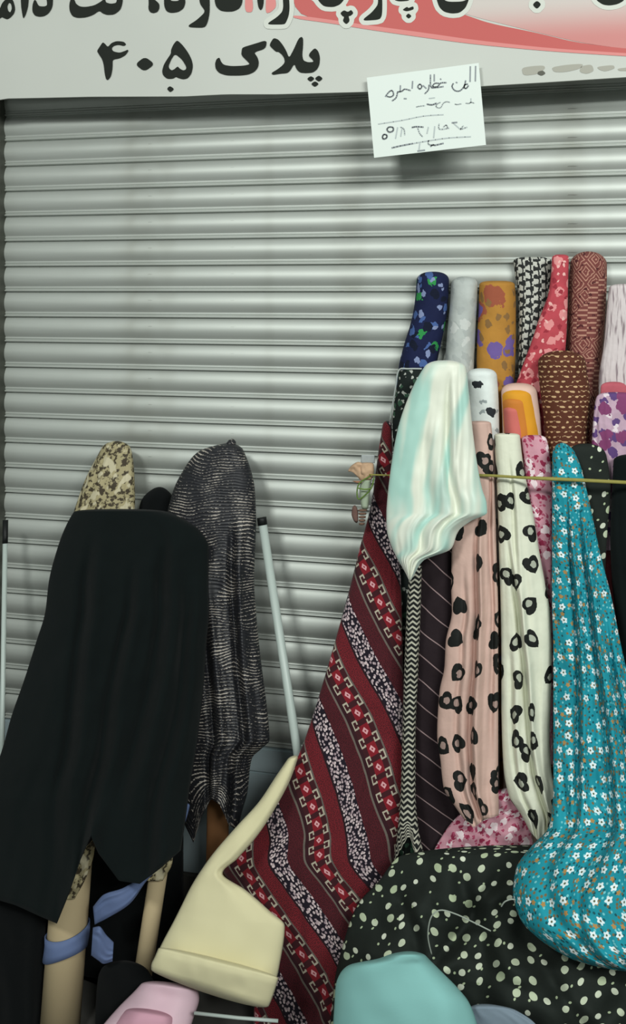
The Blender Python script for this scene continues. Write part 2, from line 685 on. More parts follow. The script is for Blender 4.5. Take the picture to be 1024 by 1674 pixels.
def ribbons(name, lines, d, m, parent, w=1.2, sc=1., off=(0, 0), closed=False):
    V, Fc = [], []
    for ln in lines:
        pts = [(x / sc + off[0], y / sc + off[1]) for x, y in ln]
        if closed: pts = pts + [pts[0]]
        for i in range(len(pts) - 1):
            a, b = Vector(pts[i]), Vector(pts[i + 1])
            t = b - a
            if t.length < 1e-5: continue
            n = Vector((-t.y, t.x)).normalized() * w
            e = t.normalized() * (w * .4)
            k = len(V)
            for q in (a - e + n, a - e - n, b + e - n, b + e + n): V.append(P(q.x, q.y, d))
            Fc.append((k, k + 1, k + 2, k + 3))
        if w > 3:
            for a in pts:
                k = len(V)
                for j in range(10): V.append(P(a[0] + w * math.cos(j * .628), a[1] + w * math.sin(j * .628), d))
                Fc.append(tuple(range(k, k + 10)))
    return link(name, pymesh(name, V, Fc), m, parent, smooth=False)


# ------------------------------------------------------------------ setting: ground, side walls, shutter
m_floor = mat('pavement', lambda: mix(noi(objc(), 9., 5.), lin((52, 52, 50)), lin((84, 82, 78))), rough=.9)
m_side = mat('side_pillar', lambda: mix(noi(objc(), 14., 4.), lin((62, 62, 56)), lin((92, 92, 84))), rough=.8)
m_metal = mat('galvanised_steel', f_metal, rough=.50, metal=.45, spec=.5, bump=(.05, 6., .01))
m_rail = mat('rail_steel', lambda: mix(noi(objc(), 20., 4.), lin((70, 72, 66)), lin((104, 106, 98))), rough=.5, metal=.6)

XL = P(8, 500, 0).x
XR = XL + 2.6
fl = box('floor', (-3.2, -4.2, -.06), (3.6, .4, 0), m_floor); tag(fl, kind='structure')
wl = box('wall_left', (XL - 1.6, -.10, 0), (XL - .045, .12, 3.3), m_side); tag(wl, kind='structure')
wr = box('wall_right', (XR + .045, -.10, 0), (XR + 1.0, .12, 3.3), m_side); tag(wr, kind='structure')
lint = box('wall_top', (XL - .045, -.02, 2.62), (XR + .045, .12, 3.3), m_side); tag(lint, kind='structure')
step = box('trim_1', (XL - .045, -.02, 0), (XR + .045, .10, .145), m_floor); tag(step, kind='structure')

door = empty('door_1', (XL, 0, .15), kind='structure')
prof = [(0, -.003), (.03, .000), (.10, .0035), (.18, .0065), (.28, .0092), (.38, .0106), (.48, .0108), (.58, .0094), (.68, .0066),
        (.76, .0034), (.79, .0022), (.805, .0040), (.83, .0052), (.855, .0042), (.868, .0020), (.885, .0020), (.90, .0052),
        (.93, .0078), (.96, .0072), (.975, .0030), (.982, -.004), (1.0, -.004)]
PITCH = .075
V = []; Fc = []
NX = 24
for j in range(NX + 1):
    for (h, o_) in prof: V.append((j / NX * (XR - XL), -o_, -h * PITCH))
npf = len(prof)
for j in range(NX):
    for i in range(npf - 1):
        a = j * npf + i
        Fc.append((a, a + 1, a + npf + 1, a + npf))
slat_me = pymesh('slat', V, Fc)
for p in slat_me.polygons: p.use_smooth = True
slat_me.materials.append(m_metal)
# dark seams fall where the photograph's do: one at image row 477.6 for x = 65
ztop = P(65, 477.6, 0).z
k0 = int((2.66 - ztop) / PITCH)
zs = [ztop + (k0 - i) * PITCH for i in range(60) if ztop + (k0 - i) * PITCH > .575]
for z in zs:
    o = bpy.data.objects.new('slat', slat_me); COL.objects.link(o)
    o.parent = door; o.matrix_parent_inverse = door.matrix_basis.inverted()
    o.location = (XL, 0, z)
zb = zs[-1] - PITCH
m_br = mat('bottom_rail', (164, 180, 184), rough=.4, metal=.15)
br = box('bottom_rail', (XL, -.013, zb - .068), (XR, .012, zb - .001), m_br, door, .003)
br2 = box('kick_panel', (XL, -.010, .146), (XR, .012, zb - .071), m_br, door, .003)
gb = box('guide_rail', (XL - .045, -.035, .0), (XL + .004, .02, 2.62), m_rail, door, .003)
gb2 = box('guide_rail', (XR - .004, -.035, .0), (XR + .045, .02, 2.62), m_rail, door, .003)

# ------------------------------------------------------------------ banner above the shutter
DB = .15
m_ban = mat('banner_vinyl', lambda: mix(noi(objc(), 2.5, 3.), lin((178, 181, 174)), lin((192, 195, 188))), rough=.55, spec=.3)
m_ink = mat('banner_ink', (38, 41, 37), rough=.85, spec=.1)
m_red = mat('banner_red', (182, 84, 80), rough=.5, spec=.3)
m_edge = mat('banner_pink_line', (204, 126, 122), rough=.5, spec=.3)
m_halo = mat('banner_halo', (196, 199, 190), rough=.5, spec=.3)
zmid = P(900, 40, DB).z


def f_pinkfade():
    x, y, z = sep(objc())
    lo = P(900, 70, DB).z; hi = P(900, -5, DB).z
    xx = sm(x, P(740, 20, DB).x, P(860, 20, DB).x)
    return mix(sm(z, lo, hi), lin((190, 122, 118)), lin((192, 184, 178)))


m_fade = mat('banner_pink_fade', f_pinkfade, rough=.5, spec=.3)
ban = empty('shop_banner', P(512, 150, DB), 'white shop banner with black Persian lettering and a red swoosh above the shutter', 'sign')
# the sheet, hanging with a slightly uneven bottom edge
bot = [(-60, 168), (0, 163), (8, 161), (60, 160), (150, 158), (300, 157.5), (370, 154), (450, 154), (600, 150), (700, 147), (800, 140), (900, 134), (1024, 126), (1250, 112)]
V = []; Fc = []
nbx = 90
for i in range(nbx + 1):
    px = -60 + i / nbx * 1310
    yb = np.interp(px, [b[0] for b in bot], [b[1] for b in bot])
    for j in range(13):
        y = yb + (-330 - yb) * j / 12
        p = P(px, y, DB - .0003)
        V.append(p)
for i in range(nbx):
    for j in range(12):
        a = i * 13 + j
        Fc.append((a, a + 13, a + 14, a + 1))
me = pymesh('panel', V, Fc)
pan = link('panel', me, m_ban, ban, smooth=False)
mod = pan.modifiers.new('thickness', 'SOLIDIFY'); mod.thickness = .006; mod.offset = 1
# make sure the thickness goes backwards
if me.polygons[0].normal.y < 0: mod.offset = -1
box('support_board', (P(-60, 0, DB).x, -DB + .012, P(0, 40, DB).z), (P(1250, 0, DB).x, -.03, P(0, -250, DB).z), m_side, ban)

D1, D2, D3, D4 = DB + .0005, DB + .0010, DB + .0014, DB + .0018
flat('pink_field', [[(740, -60), (745, 16), (770, 26), (850, 46), (950, 70), (1024, 80), (1130, 92), (1240, 97), (1240, -60)]], D1, m_fade, pan, thick=.0001)
flat('red_swoosh', [[(478, -60), (480, 24), (560, 36), (600, 42), (690, 54), (780, 67), (900, 80), (1024, 88), (1240, 100), (1240, 92), (1024, 80), (940, 69), (880, 54), (800, 38), (760, 24), (735, 14), (700, -60)]], D1 + .0002, m_red, pan, thick=.0001)
flat('pink_line', [[(480, 24), (560, 35), (600, 41), (690, 53), (780, 66), (900, 79), (1024, 87), (1240, 99), (1240, 104), (1024, 92), (900, 84), (780, 73), (690, 61), (600, 48), (540, 38), (480, 30)]], D2, m_edge, pan, thick=.0001)
flat('pink_mark', [[(402, -20), (411, -20), (415, 20), (400, 20)]], D2, m_edge, pan, thick=.0001)
flat('pink_mark', [[(436, -20), (446, -20), (453, 10), (443, 20), (434, 22)]], D2, m_edge, pan, thick=.0001)

A_ = (5.689, (150, 55)); B_ = (5.12, (340, 55)); C_ = (5.12, (0, 0)); E_ = (5.12, (200, 0)); G_ = (4.6545, (380, 0)); H_ = (4.6545, (580, 0)); I_ = (4.571, (800, 0))
glyphs = [
    (A_, [[(103, 78), (125, 95), (150, 125), (185, 85), (235, 68), (300, 75), (322, 100), (300, 115), (250, 102), (205, 112), (185, 138), (200, 165), (260, 178), (310, 160), (335, 148), (343, 160), (315, 200), (260, 230), (195, 240), (195, 300), (190, 350), (180, 395), (155, 430), (135, 428), (122, 380), (112, 290), (98, 240), (75, 205), (50, 165), (55, 150), (75, 120)]], 0),
    (A_, [[(495, 213), (588, 283), (490, 353), (403, 285)]], 0),
    (A_, [[(795, 58), (850, 110), (900, 180), (930, 240), (943, 300), (930, 370), (895, 415), (850, 425), (800, 410), (785, 400), (760, 418), (700, 420), (662, 385), (655, 345), (670, 290), (700, 240), (738, 185), (738, 150), (760, 100)],
          [(775, 186), (840, 240), (882, 310), (875, 335), (850, 342), (820, 325), (800, 303), (770, 330), (745, 342), (722, 325), (715, 300), (740, 240)]], 0),
    (A_, [[(728, 485), (770, 515), (730, 547), (698, 512)]], 0),
    (B_, [[(290, 115), (380, 88), (495, 52), (485, 125), (385, 155), (415, 195), (428, 240), (420, 285), (390, 320), (340, 342), (270, 350), (160, 350), (95, 330), (65, 295), (60, 250), (72, 212), (97, 198), (110, 235), (135, 262), (200, 272), (300, 268), (352, 256), (335, 235), (280, 182), (283, 140)]], 0),
    (B_, [[(550, 35), (590, 48), (625, 90), (655, 140), (680, 205), (720, 130), (760, 40), (785, 25), (798, 40), (798, 100), (790, 180), (800, 225), (840, 240), (887, 236), (875, 215), (846, 188), (850, 165), (895, 118), (925, 145), (940, 200), (935, 260), (915, 300), (880, 325), (820, 330), (770, 325), (740, 295), (725, 250), (690, 310), (665, 330), (600, 335), (545, 345), (530, 330), (580, 300), (620, 270), (645, 240), (640, 205), (620, 175), (590, 150), (570, 152), (518, 103), (522, 80)]], 0),
    (B_, [[(828, 378), (862, 353), (896, 375), (862, 404)]], 0), (B_, [[(893, 375), (930, 348), (965, 375), (930, 404)]], 0), (B_, [[(862, 421), (897, 396), (932, 420), (897, 447)]], 0),
    (C_, [[(-60, 110), (-20, 80), (0, 70), (15, 30), (40, 0), (75, -25), (110, 0), (128, 70), (120, 110), (90, 145), (60, 162), (30, 150), (15, 142), (0, 155), (-40, 160), (-70, 140)], [(76, 18), (60, 55), (68, 90), (86, 106), (100, 70), (94, 35)]], 0),
    (C_, [[(170, -170), (240, -190), (245, -100), (240, 0), (235, 60), (215, 125), (195, 158), (185, 110), (175, 40)]], 0),
    (C_, [[(300, 0), (315, 35), (330, 52), (370, 54), (395, 45), (392, 0), (370, -60), (350, -100), (410, -110), (445, -20), (440, 60), (410, 110), (370, 135), (330, 140), (290, 130), (270, 95), (272, 40), (285, 0)]], 0),
    (C_, [[(600, -30), (625, 0), (635, 30), (670, 55), (720, 58), (790, 45), (850, 10), (880, -20), (885, 20), (930, 32), (980, 22), (975, -60), (1010, -100), (1030, -20), (1025, 30), (1010, 80), (960, 120), (900, 125), (860, 112), (832, 88), (780, 125), (720, 145), (650, 150), (605, 135), (582, 90), (580, 30)]], 0),
    (E_, [[(215, -40), (225, -30), (270, -5), (310, 30), (312, 70), (295, 100), (260, 110), (230, 100), (218, 70), (222, 20)]], 0),
    (E_, [[(350, -60), (395, -60), (400, 8), (480, 8), (490, -60), (520, -60), (530, 20), (515, 70), (470, 100), (410, 108), (370, 95), (350, 50)]], 0),
    (E_, [[(645, 0), (655, 40), (690, 85), (685, 110), (620, 170), (555, 210), (560, 228), (690, 232), (715, 190), (732, 110), (733, 0), (720, -70), (650, -60)]], 0),
    (E_, [[(780, -80), (772, 0), (785, 55), (820, 88), (870, 97), (930, 95), (980, 72), (1005, 30), (1012, -60), (960, -90)]], 0),
    (G_, [[(185, -150), (240, -150), (240, 20), (230, 65), (215, 78), (200, 60), (190, 10)]], 0),
    (G_, [[(385, -60), (430, -60), (437, 60), (430, 120), (410, 170), (395, 187), (275, 187), (272, 174), (340, 130), (380, 90), (388, 50), (385, 0)]], 1),
    (G_, [[(560, -60), (640, -20), (668, 22), (700, 50), (770, 55), (820, 35), (850, 0), (870, -60)]], 1),
    (G_, [[(820, 100), (850, 76), (880, 92), (905, 73), (924, 100), (900, 122), (885, 122), (895, 160), (868, 187), (840, 160), (852, 128), (840, 125)]], 1),
    (H_, [[(165, -60), (210, -60), (212, 60), (208, 120), (190, 150), (75, 158), (66, 145), (130, 95), (175, 40), (180, 0)]], 1),
    (H_, [[(290, -60), (430, -60), (425, 5), (340, 12), (300, 0)]], 1),
    (H_, [[(362, 75), (400, 50), (410, 62), (447, 46), (452, 70), (425, 80), (395, 87)]], 1), (H_, [[(410, 100), (436, 122), (412, 144), (388, 122)]], 1),
    (H_, [[(610, -60), (640, 50), (680, 90), (740, 104), (800, 98), (845, 60), (868, 5), (868, -10), (820, 12), (720, 14), (680, 0), (660, -60)]], 1),
    (I_, [[(358, 3), (392, 32), (358, 70), (323, 35)]], 1),
    (I_, [[(780, -60), (800, 0), (850, 35), (900, 42), (960, 32), (1010, 5), (1040, -60)]], 1),
]
HALO = []
for (sc, off), polys, halo in glyphs:
    flat('letter', polys, D4, m_ink, pan, thick=.0001, sc=sc, off=off)
    if halo: HALO.append([(x / sc + off[0], y / sc + off[1]) for x, y in chaikin(polys[0], 1)])


def halo_meshes(polys, rad, d, m, parent, step=2.2):
    """white outlines printed round the letters: the outline grown by rad, one mesh per connected patch"""
    allp = np.array([p for q in polys for p in q])
    x0, x1 = allp[:, 0].min() - 12, allp[:, 0].max() + 12
    y0, y1 = allp[:, 1].min() - 12, allp[:, 1].max() + 12
    gx = np.arange(x0, x1, step); gy = np.arange(y0, y1, step)
    X, Y = np.meshgrid(gx, gy, indexing='ij')
    D = np.full(X.shape, 1e9)
    for q in polys:
        ins = np.zeros(X.shape, bool)
        for k in range(len(q)):
            ax, ay = q[k]; bx, by = q[(k + 1) % len(q)]
            vx, vy = bx - ax, by - ay
            t = np.clip(((X - ax) * vx + (Y - ay) * vy) / (vx * vx + vy * vy + 1e-9), 0, 1)
            D = np.minimum(D, np.hypot(X - ax - t * vx, Y - ay - t * vy))
            if ay != by:
                ins ^= ((ay > Y) != (by > Y)) & (X < (bx - ax) * (Y - ay) / (by - ay) + ax)
        D[ins] = -5
    D -= rad
    V, Fc, idx = [], [], {}

    def vid(x, y):
        k = (round(x, 2), round(y, 2))
        if k not in idx: idx[k] = len(V); V.append(P(x, y, d))
        return idx[k]
    for i in range(len(gx) - 1):
        for j in range(len(gy) - 1):
            c = [(gx[i], gy[j], D[i, j]), (gx[i + 1], gy[j], D[i + 1, j]), (gx[i + 1], gy[j + 1], D[i + 1, j + 1]), (gx[i], gy[j + 1], D[i, j + 1])]
            if min(q[2] for q in c) >= 0: continue
            out = []
            for k in range(4):
                a, b = c[k], c[(k + 1) % 4]
                if a[2] < 0: out.append(vid(a[0], a[1]))
                if (a[2] < 0) != (b[2] < 0):
                    t = a[2] / (a[2] - b[2]); out.append(vid(a[0] + (b[0] - a[0]) * t, a[1] + (b[1] - a[1]) * t))
            o2 = []
            for v in out:
                if v not in o2: o2.append(v)
            if len(o2) > 2: Fc.append(tuple(o2))
    par = list(range(len(V)))

    def find(a):
        while par[a] != a: par[a] = par[par[a]]; a = par[a]
        return a
    for f in Fc:
        for v in f[1:]: par[find(v)] = find(f[0])
    groups = {}
    for f in Fc: groups.setdefault(find(f[0]), []).append(f)
    for g in groups.values():
        used = sorted({v for f in g for v in f}); mp = {v: i for i, v in enumerate(used)}
        link('letter_outline', pymesh('letter_outline', [V[v] for v in used], [tuple(mp[v] for v in f) for f in g]), m, parent, smooth=False)


halo_meshes(HALO, 7.5, D3, m_halo, pan)
# worn marks along the lower right edge
m_worn = mat('worn_print', (158, 157, 146), rough=.6)
for poly in ([(853, 111), (870, 108), (890, 107), (892, 112), (880, 121), (856, 124)], [(902, 110), (925, 106), (955, 104), (950, 112), (925, 118), (906, 118)],
             [(950, 108), (968, 105), (972, 116), (960, 121), (948, 118)], [(976, 109), (1004, 106), (1006, 112), (990, 117), (980, 114)], [(1010, 112), (1030, 110), (1030, 116), (1012, 116)]):
    flat('worn_mark', [poly], D1, m_worn, pan, thick=.0001)
flat('worn_mark', [[(880, 117), (888, 115), (893, 120), (886, 124), (879, 121)]], D1 + .0005, mat('worn_dark', (92, 92, 84)), pan, thick=.0001)

# ------------------------------------------------------------------ paper notice
DP = .172
pn = empty('paper_notice', P(700, 250, DP), 'white handwritten paper notice hanging tilted over the edge of the banner', 'notice')
C4 = [(600, 127), (783, 103), (795, 237), (612, 258)]
V = []; Fc = []; N_ = 14
for j in range(N_ + 1):
    for i in range(N_ + 1):
        s, t = i / N_, j / N_
        x = (C4[0][0] * (1 - s) + C4[1][0] * s) * (1 - t) + (C4[3][0] * (1 - s) + C4[2][0] * s) * t
        y = (C4[0][1] * (1 - s) + C4[1][1] * s) * (1 - t) + (C4[3][1] * (1 - s) + C4[2][1] * s) * t
        V.append(P(x, y, DP))
for j in range(N_):
    for i in range(N_):
        a = j * (N_ + 1) + i
        Fc.append((a, a + N_ + 1, a + N_ + 2, a + 1))
pm = link('sheet', pymesh('sheet', V, Fc), mat('paper', (214, 222, 216), rough=.7), pn, smooth=False)
md = pm.modifiers.new('thickness', 'SOLIDIFY'); md.thickness = .0012; md.offset = 0
m_pen = mat('pen_ink', (136, 142, 146), rough=.7)
m_pen2 = mat('pen_ink_faint', (176, 184, 184), rough=.7)
Zs = (4.2667, (580, 80))
hand = [  # first line, read from the right
    [(845, 120), (843, 225)], [(808, 122), (806, 228)], [(795, 255), (780, 275), (765, 270), (770, 250), (790, 245)], [(775, 220), (765, 260), (735, 292), (700, 290), (680, 262), (690, 240)], [(708, 232), (716, 236)],
    [(640, 235), (600, 238), (580, 262), (545, 262), (560, 240), (590, 240)], [(598, 208), (604, 213)], [(530, 180), (532, 262), (560, 270), (620, 262)], [(556, 178), (556, 225)], [(520, 250), (515, 285), (490, 312)],
    [(440, 262), (455, 245), (470, 262), (455, 280), (440, 265)], [(478, 255), (500, 275)],
    [(405, 225), (402, 275)], [(390, 290), (350, 280), (330, 295), (300, 300)], [(345, 346), (362, 347)], [(320, 255), (318, 300)], [(300, 300), (290, 340), (262, 362)],
    [(215, 332), (240, 300), (262, 290), (272, 320), (250, 335), (225, 330)],
]
hand2 = [[(835, 378), (812, 372), (800, 380), (775, 378)], [(812, 345), (812, 375)], [(745, 382), (715, 388), (700, 384)], [(665, 372), (640, 368), (618, 380), (600, 410), (570, 405), (575, 385), (600, 372)],
         [(490, 395), (450, 400), (430, 405)], [(520, 345), (560, 340)], [(165, 524), (330, 498), (480, 468), (620, 458)]]
hand3 = [[(505, 385), (540, 390), (572, 378)], [(225, 560), (240, 545), (268, 548), (268, 572), (240, 580), (225, 562)], [(195, 610), (205, 596), (225, 602), (222, 622), (200, 628), (194, 612)],
         [(260, 690), (320, 676), (405, 660)], [(530, 680), (548, 668), (560, 672), (620, 658)], [(440, 712), (490, 706)], [(680, 515), (715, 512)], [(400, 548), (430, 542), (480, 545)]]
hand4 = [[(300, 548), (286, 625)], [(320, 545), (345, 560), (350, 600)], [(330, 560), (322, 610)], [(440, 548), (455, 590), (475, 612)], [(515, 545), (505, 590)], [(560, 540), (552, 620)], [(590, 522), (592, 560), (660, 552)],
         [(620, 545), (640, 530), (650, 552)], [(690, 518), (740, 562)], [(760, 535), (740, 560), (785, 545)], [(455, 660), (450, 700)], [(405, 660), (520, 640), (660, 620), (810, 612)], [(515, 640), (515, 665), (540, 670)]]
for nm, hh, mm, w in (('handwriting', hand, m_pen, .9), ('handwriting', hand2, m_pen2, .7), ('handwriting', hand3, m_pen, 1.0), ('handwriting', hand4, m_pen2, .8)):
    hh = [[(q.x, q.y) for q in smooth_line([(a, b, 0) for a, b in l], 3)] if len(l) > 2 else l for l in hh]
    tag(ribbons(nm, hh, DP + .0014, mm, pm, w=w * 1.25, sc=Zs[0], off=Zs[1]), kind='stuff')

# ------------------------------------------------------------------ fabrics, right group
FR = floor_row
WR = (.5, 24., .006)
_mat = mat


def mat(name, fn, **k):
    if 'bump' not in k and name not in ('mint_satin', 'cord', 'white_enamel', 'black_plastic', 'cardboard', 'brown_cardboard', 'green_cord', 'white_thread'):
        k['bump'] = WR
    return _mat(name, fn, **k)


m_navy = mat('navy_print', f_floral((22, 30, 66), [((70, 96, 150), 1., .36, .0, .35), ((46, 138, 72), .8, .40, .62, .85), ((128, 140, 176), 1.2, .30, .5, .75), ((12, 20, 40), 1., .4, .8, 1.)], 34.))
m_grey = mat('grey_print', f_floral((182, 188, 184), [((168, 174, 171), .8, .34, .0, .5), ((196, 200, 196), .7, .4, .5, .8)], 40., dist=1.5))
m_ochre = mat('ochre_print', f_floral((178, 128, 56), [((150, 82, 60), .5, .5, .0, .35), ((108, 88, 150), .62, .42, .35, .62), ((132, 100, 60), 1.2, .35, .6, .9)], 34.))
m_bw = mat('black_white_print', f_bw)
m_rose = mat('rose_print', f_floral((184, 72, 82), [((216, 140, 140), .6, .42, .0, .45), ((150, 48, 60), 1., .36, .5, .8), ((226, 176, 170), 1.3, .28, .8, 1.)], 58.))
m_geo = mat('brown_geometric', f_geo)
m_whp = mat('white_pleated', f_stripewhite, rough=.7)
m_brd = mat('brown_fleck', f_browndots)
m_wht = mat('white_black_print', f_floral((226, 234, 230), [((40, 44, 48), .5, .17, .0, .6), ((150, 160, 160), .9, .2, .2, .5)], 34., st=.7))
m_purp = mat('purple_print', f_floral((190, 160, 178), [((92, 66, 118), .9, .42, .0, .45), ((220, 206, 212), 1.2, .36, .4, .7), ((126, 62, 104), .6, .42, .6, .85)], 46.))
m_pinkf = mat('pink_white_print', f_floral((206, 150, 164), [((146, 44, 74), 1., .34, .0, .45), ((236, 216, 220), .8, .42, .4, .8), ((170, 76, 104), 1.6, .3, .3, .8)], 56.))
m_mar = mat('maroon_bands', f_maroon, sheen=.1)
m_turq = mat('turquoise_daisy', f_turq)
m_blush = mat('blush_hearts', heartpat((200, 168, 156), (160, 136, 128)), rough=.7)
m_cream = mat('cream_hearts', heartpat((214, 216, 196), (168, 172, 156)), rough=.7)
m_dot = mat('black_spotted', dotpat((24, 30, 26), (216, 220, 204), (172, 186, 152), .035, .25))
m_green = mat('dark_green_floral', f_floral((26, 34, 32), [((176, 180, 172), 1., .26, .0, .55), ((54, 84, 66), .8, .36, .5, .8)], 66.))
m_pin = mat('pinstripe', f_pin)
m_twist = mat('black_white_twist', f_twist)
m_mint = mat('mint_satin', f_mint, rough=.42, sheen=.3, spec=.4)
m_blk = mat('black_cloth', plain((15, 18, 19), .3), rough=.95, spec=.12, sheen=.03)
m_blkg = mat('green_black_cloth', plain((16, 23, 23), .3), rough=.95, spec=.12, sheen=.03)
m_lur = mat('lurex', f_lurex, rough=.55, spec=.5, bump=(.5, 1., .002))
m_gold = mat('gold_brocade', f_brocade((66, 58, 44), (166, 156, 120), (196, 188, 158), 60.), rough=.6, bump=(.4, 1., .002))
m_yel = mat('pale_yellow_cloth', plain((224, 217, 176), .07, 4.), rough=.8, sheen=.1)
m_pink = mat('pink_cloth', plain((220, 168, 186), .10, 5.), rough=.75)
m_teal = mat('light_teal_cloth', plain((140, 196, 192), .08, 4.), rough=.8)
m_lav = mat('lavender_cloth', plain((134, 150, 164), .15, 8.), rough=.8)
m_blue = mat('blue_ribbon', plain((104, 122, 162), .12, 10.), rough=.6)
m_tube = mat('cardboard', plain((190, 172, 136), .12, 10.), rough=.85)
m_tube2 = mat('brown_cardboard', plain((138, 96, 60), .2, 10.), rough=.85)
m_white = mat('white_enamel', (178, 190, 184), rough=.4, spec=.5)
m_black = mat('black_plastic', (22, 24, 24), rough=.5)

lean = .10
gb_ = 'bolts of fabric leaning on the shutter'


def bolt(y0, xl, xr, d, m, label, side=(0, 0), drop=None, bul=.045, cap=(16, 2.4), mid=(), name='fabric_bolt', **kw):
    """a rolled bolt that stands on the ground and leans on the shutter"""
    rows = [(y0, xl, xr, d)] + list(mid)
    last = rows[-1]
    dd = last[3] + .004
    fy = FR((last[1] + last[2]) / 2, dd) - 2
    rows.append((fy, last[1] + side[0], last[2] + side[1], dd))
    return cloth(name, rows, m, label, 'fabric bolt', gb_, bulge=bul, cap=cap, nu=40, nv=60, **kw)


f1 = [(1, .004, .1, .2, 2), (3, .002, .3, .2, 2)]
bolt(444, 682, 735, .03, m_navy, 'navy bolt with green and blue flowers, tallest at the left of the row', mid=[(480, 680, 734, .03), (520, 674, 730, .03), (560, 662, 722, .03), (600, 652, 714, .03), (700, 645, 708, .03)], folds=f1, fgrow=(0, .3))
bolt(452, 738, 782, .03, m_grey, 'pale grey bolt between the navy bolt and the ochre bolt', mid=[(480, 737, 781, .03), (560, 730, 777, .03), (620, 727, 775, .03)], folds=f1, fgrow=(0, .3))
bolt(459, 784, 842, .03, m_ochre, 'ochre orange bolt with purple and rust flowers', cap=(9, 3.2), mid=[(500, 783, 844, .03), (560, 780, 844, .03), (630, 779, 842, .03)], folds=f1, fgrow=(0, .3))
bolt(420, 839, 903, .016, m_bw, 'black and white woven-pattern bolt beside the rose red one', bul=.03, cap=(10, 3), mid=[(440, 841, 902, .016), (480, 847, 899, .016), (500, 848, 897, .016), (560, 848, 890, .016), (620, 848, 885, .016)], folds=f1, fgrow=(0, .3))
bolt(416, 903, 931, .085, m_rose, 'rose red floral fabric spreading down from a narrow top', bul=.018, cap=(8, 3), mid=[(440, 902, 930, .085), (480, 897, 929, .085), (520, 882, 928, .085), (560, 869, 926, .085), (600, 854, 922, .085), (640, 842, 915, .085)], folds=[(2, .004, .1, .3, 2), (5, .002, .2, .2, 2)], fgrow=(0, .25))
bolt(411, 933, 992, .03, m_geo, 'reddish brown bolt with beige geometric print, highest of all', cap=(22, 2.1), mid=[(440, 932, 993, .025), (520, 929, 990, .025), (600, 927, 983, .025), (680, 925, 978, .025)], folds=f1, fgrow=(0, .3))
bolt(464, 997, 1062, .10, m_whp, 'white and grey pleated fabric at the right edge above the purple print', bul=.02, cap=(8, 3), mid=[(500, 993, 1066, .10), (560, 988, 1070, .10), (625, 979, 1075, .10)], folds=[(6, .004, .1, .1, 2), (11, .002, .3, .1, 2)], fgrow=(0, .2))
bolt(573, 881, 956, .13, m_brd, 'dark brown bolt flecked with beige, standing before the rose and geometric ones', bul=.05, cap=(20, 2.2), mid=[(600, 880, 959, .13), (650, 885, 966, .13), (725, 892, 960, .13)], folds=f1, fgrow=(0, .3))
bolt(602, 764, 812, .13, m_wht, 'white bolt with small black marks beside the mint scarf', bul=.04, cap=(14, 2.6), mid=[(640, 762, 815, .13), (700, 764, 817, .13)], folds=f1, fgrow=(0, .3))
pb = bolt(624, 983, 1024, .148, mat('coral_cloth', plain((198, 100, 112), .3, 40.)), 'coral pink bolt end peeping above the purple print', bul=.008, cap=(10, 2.5), mid=[(650, 982, 1026, .148)])
cloth('hanging_fabric', [(641, 978, 1036, .175), (660, 973, 1045, .175), (720, 968, 1050, .175), (760, 966, 1050, .175), (900, 975, 1060, .175)], m_purp,
      'purple and white floral fabric in pleats below the coral bolt end', 'fabric', bulge=.016, cap=(10, 3), folds=[(4, .005, .1, .1, 2), (7, .002, .3, .1, 2)], fgrow=(0, .2), nu=60)

# the orange bolt seen end on: nested layers
ob = empty('fabric_bolt', P(850, 720, .16), 'orange and yellow bolt folded round a salmon pink core', 'fabric bolt', gb_)
lay = [('outer_layer', (626, 819, 877), (712, 822, 886), (232, 196, 180), .125, .040, 18), ('orange_layer', (632, 820, 873), (712, 823, 884), (226, 158, 40), .127, .045, 17),
       ('amber_layer', (645, 821, 864), (712, 824, 874), (208, 128, 50), .130, .047, 16), ('core_layer', (661, 822, 852), (712, 825, 862), (210, 112, 104), .134, .047, 13)]
for nm, a, b, c, d, bl, cp in lay:
    yb = FR(850, d + .05) - 3 if nm == 'outer_layer' else 800
    cloth(nm, [(a[0], a[1], a[2], d), (b[0], b[1], b[2], d + .005), (yb, b[1] + 2, b[2] + 4, d + (.05 if nm == 'outer_layer' else .01))], mat(nm, plain(c, .1), rough=.6), parent=ob, bulge=bl, cap=(cp, 2.6), nu=30, nv=30)

# dark green print with pale selvedge, partly behind the mint scarf
dg = empty('hanging_fabric', P(670, 1385, .2), 'dark green sprigged fabric with a white selvedge, behind the mint scarf', 'fabric')
cloth('drape', [(604, 653, 700, .10), (640, 648, 700, .10), (690, 642, 700, .10), (760, 643, 700, .105), (880, 650, 695, .115), (960, 650, 692, .125), (1100, 652, 690, .145), (1250, 652, 690, .16), (1400, 648, 690, .175)], m_green, parent=dg,
      bulge=.022, cap=(5, 4), folds=[(2, .006, .1, .2, 2), (4, .003, .2, .1, 2)], fgrow=(.1, .4))
tube('selvedge', smooth_line([P(690, 603, .135), P(668, 603, .137), P(652, 606, .132), P(646, 640, .125), (P(638, 688, .125))], 5), .0022, mat('selvedge', (170, 178, 174)), dg, seg=6)

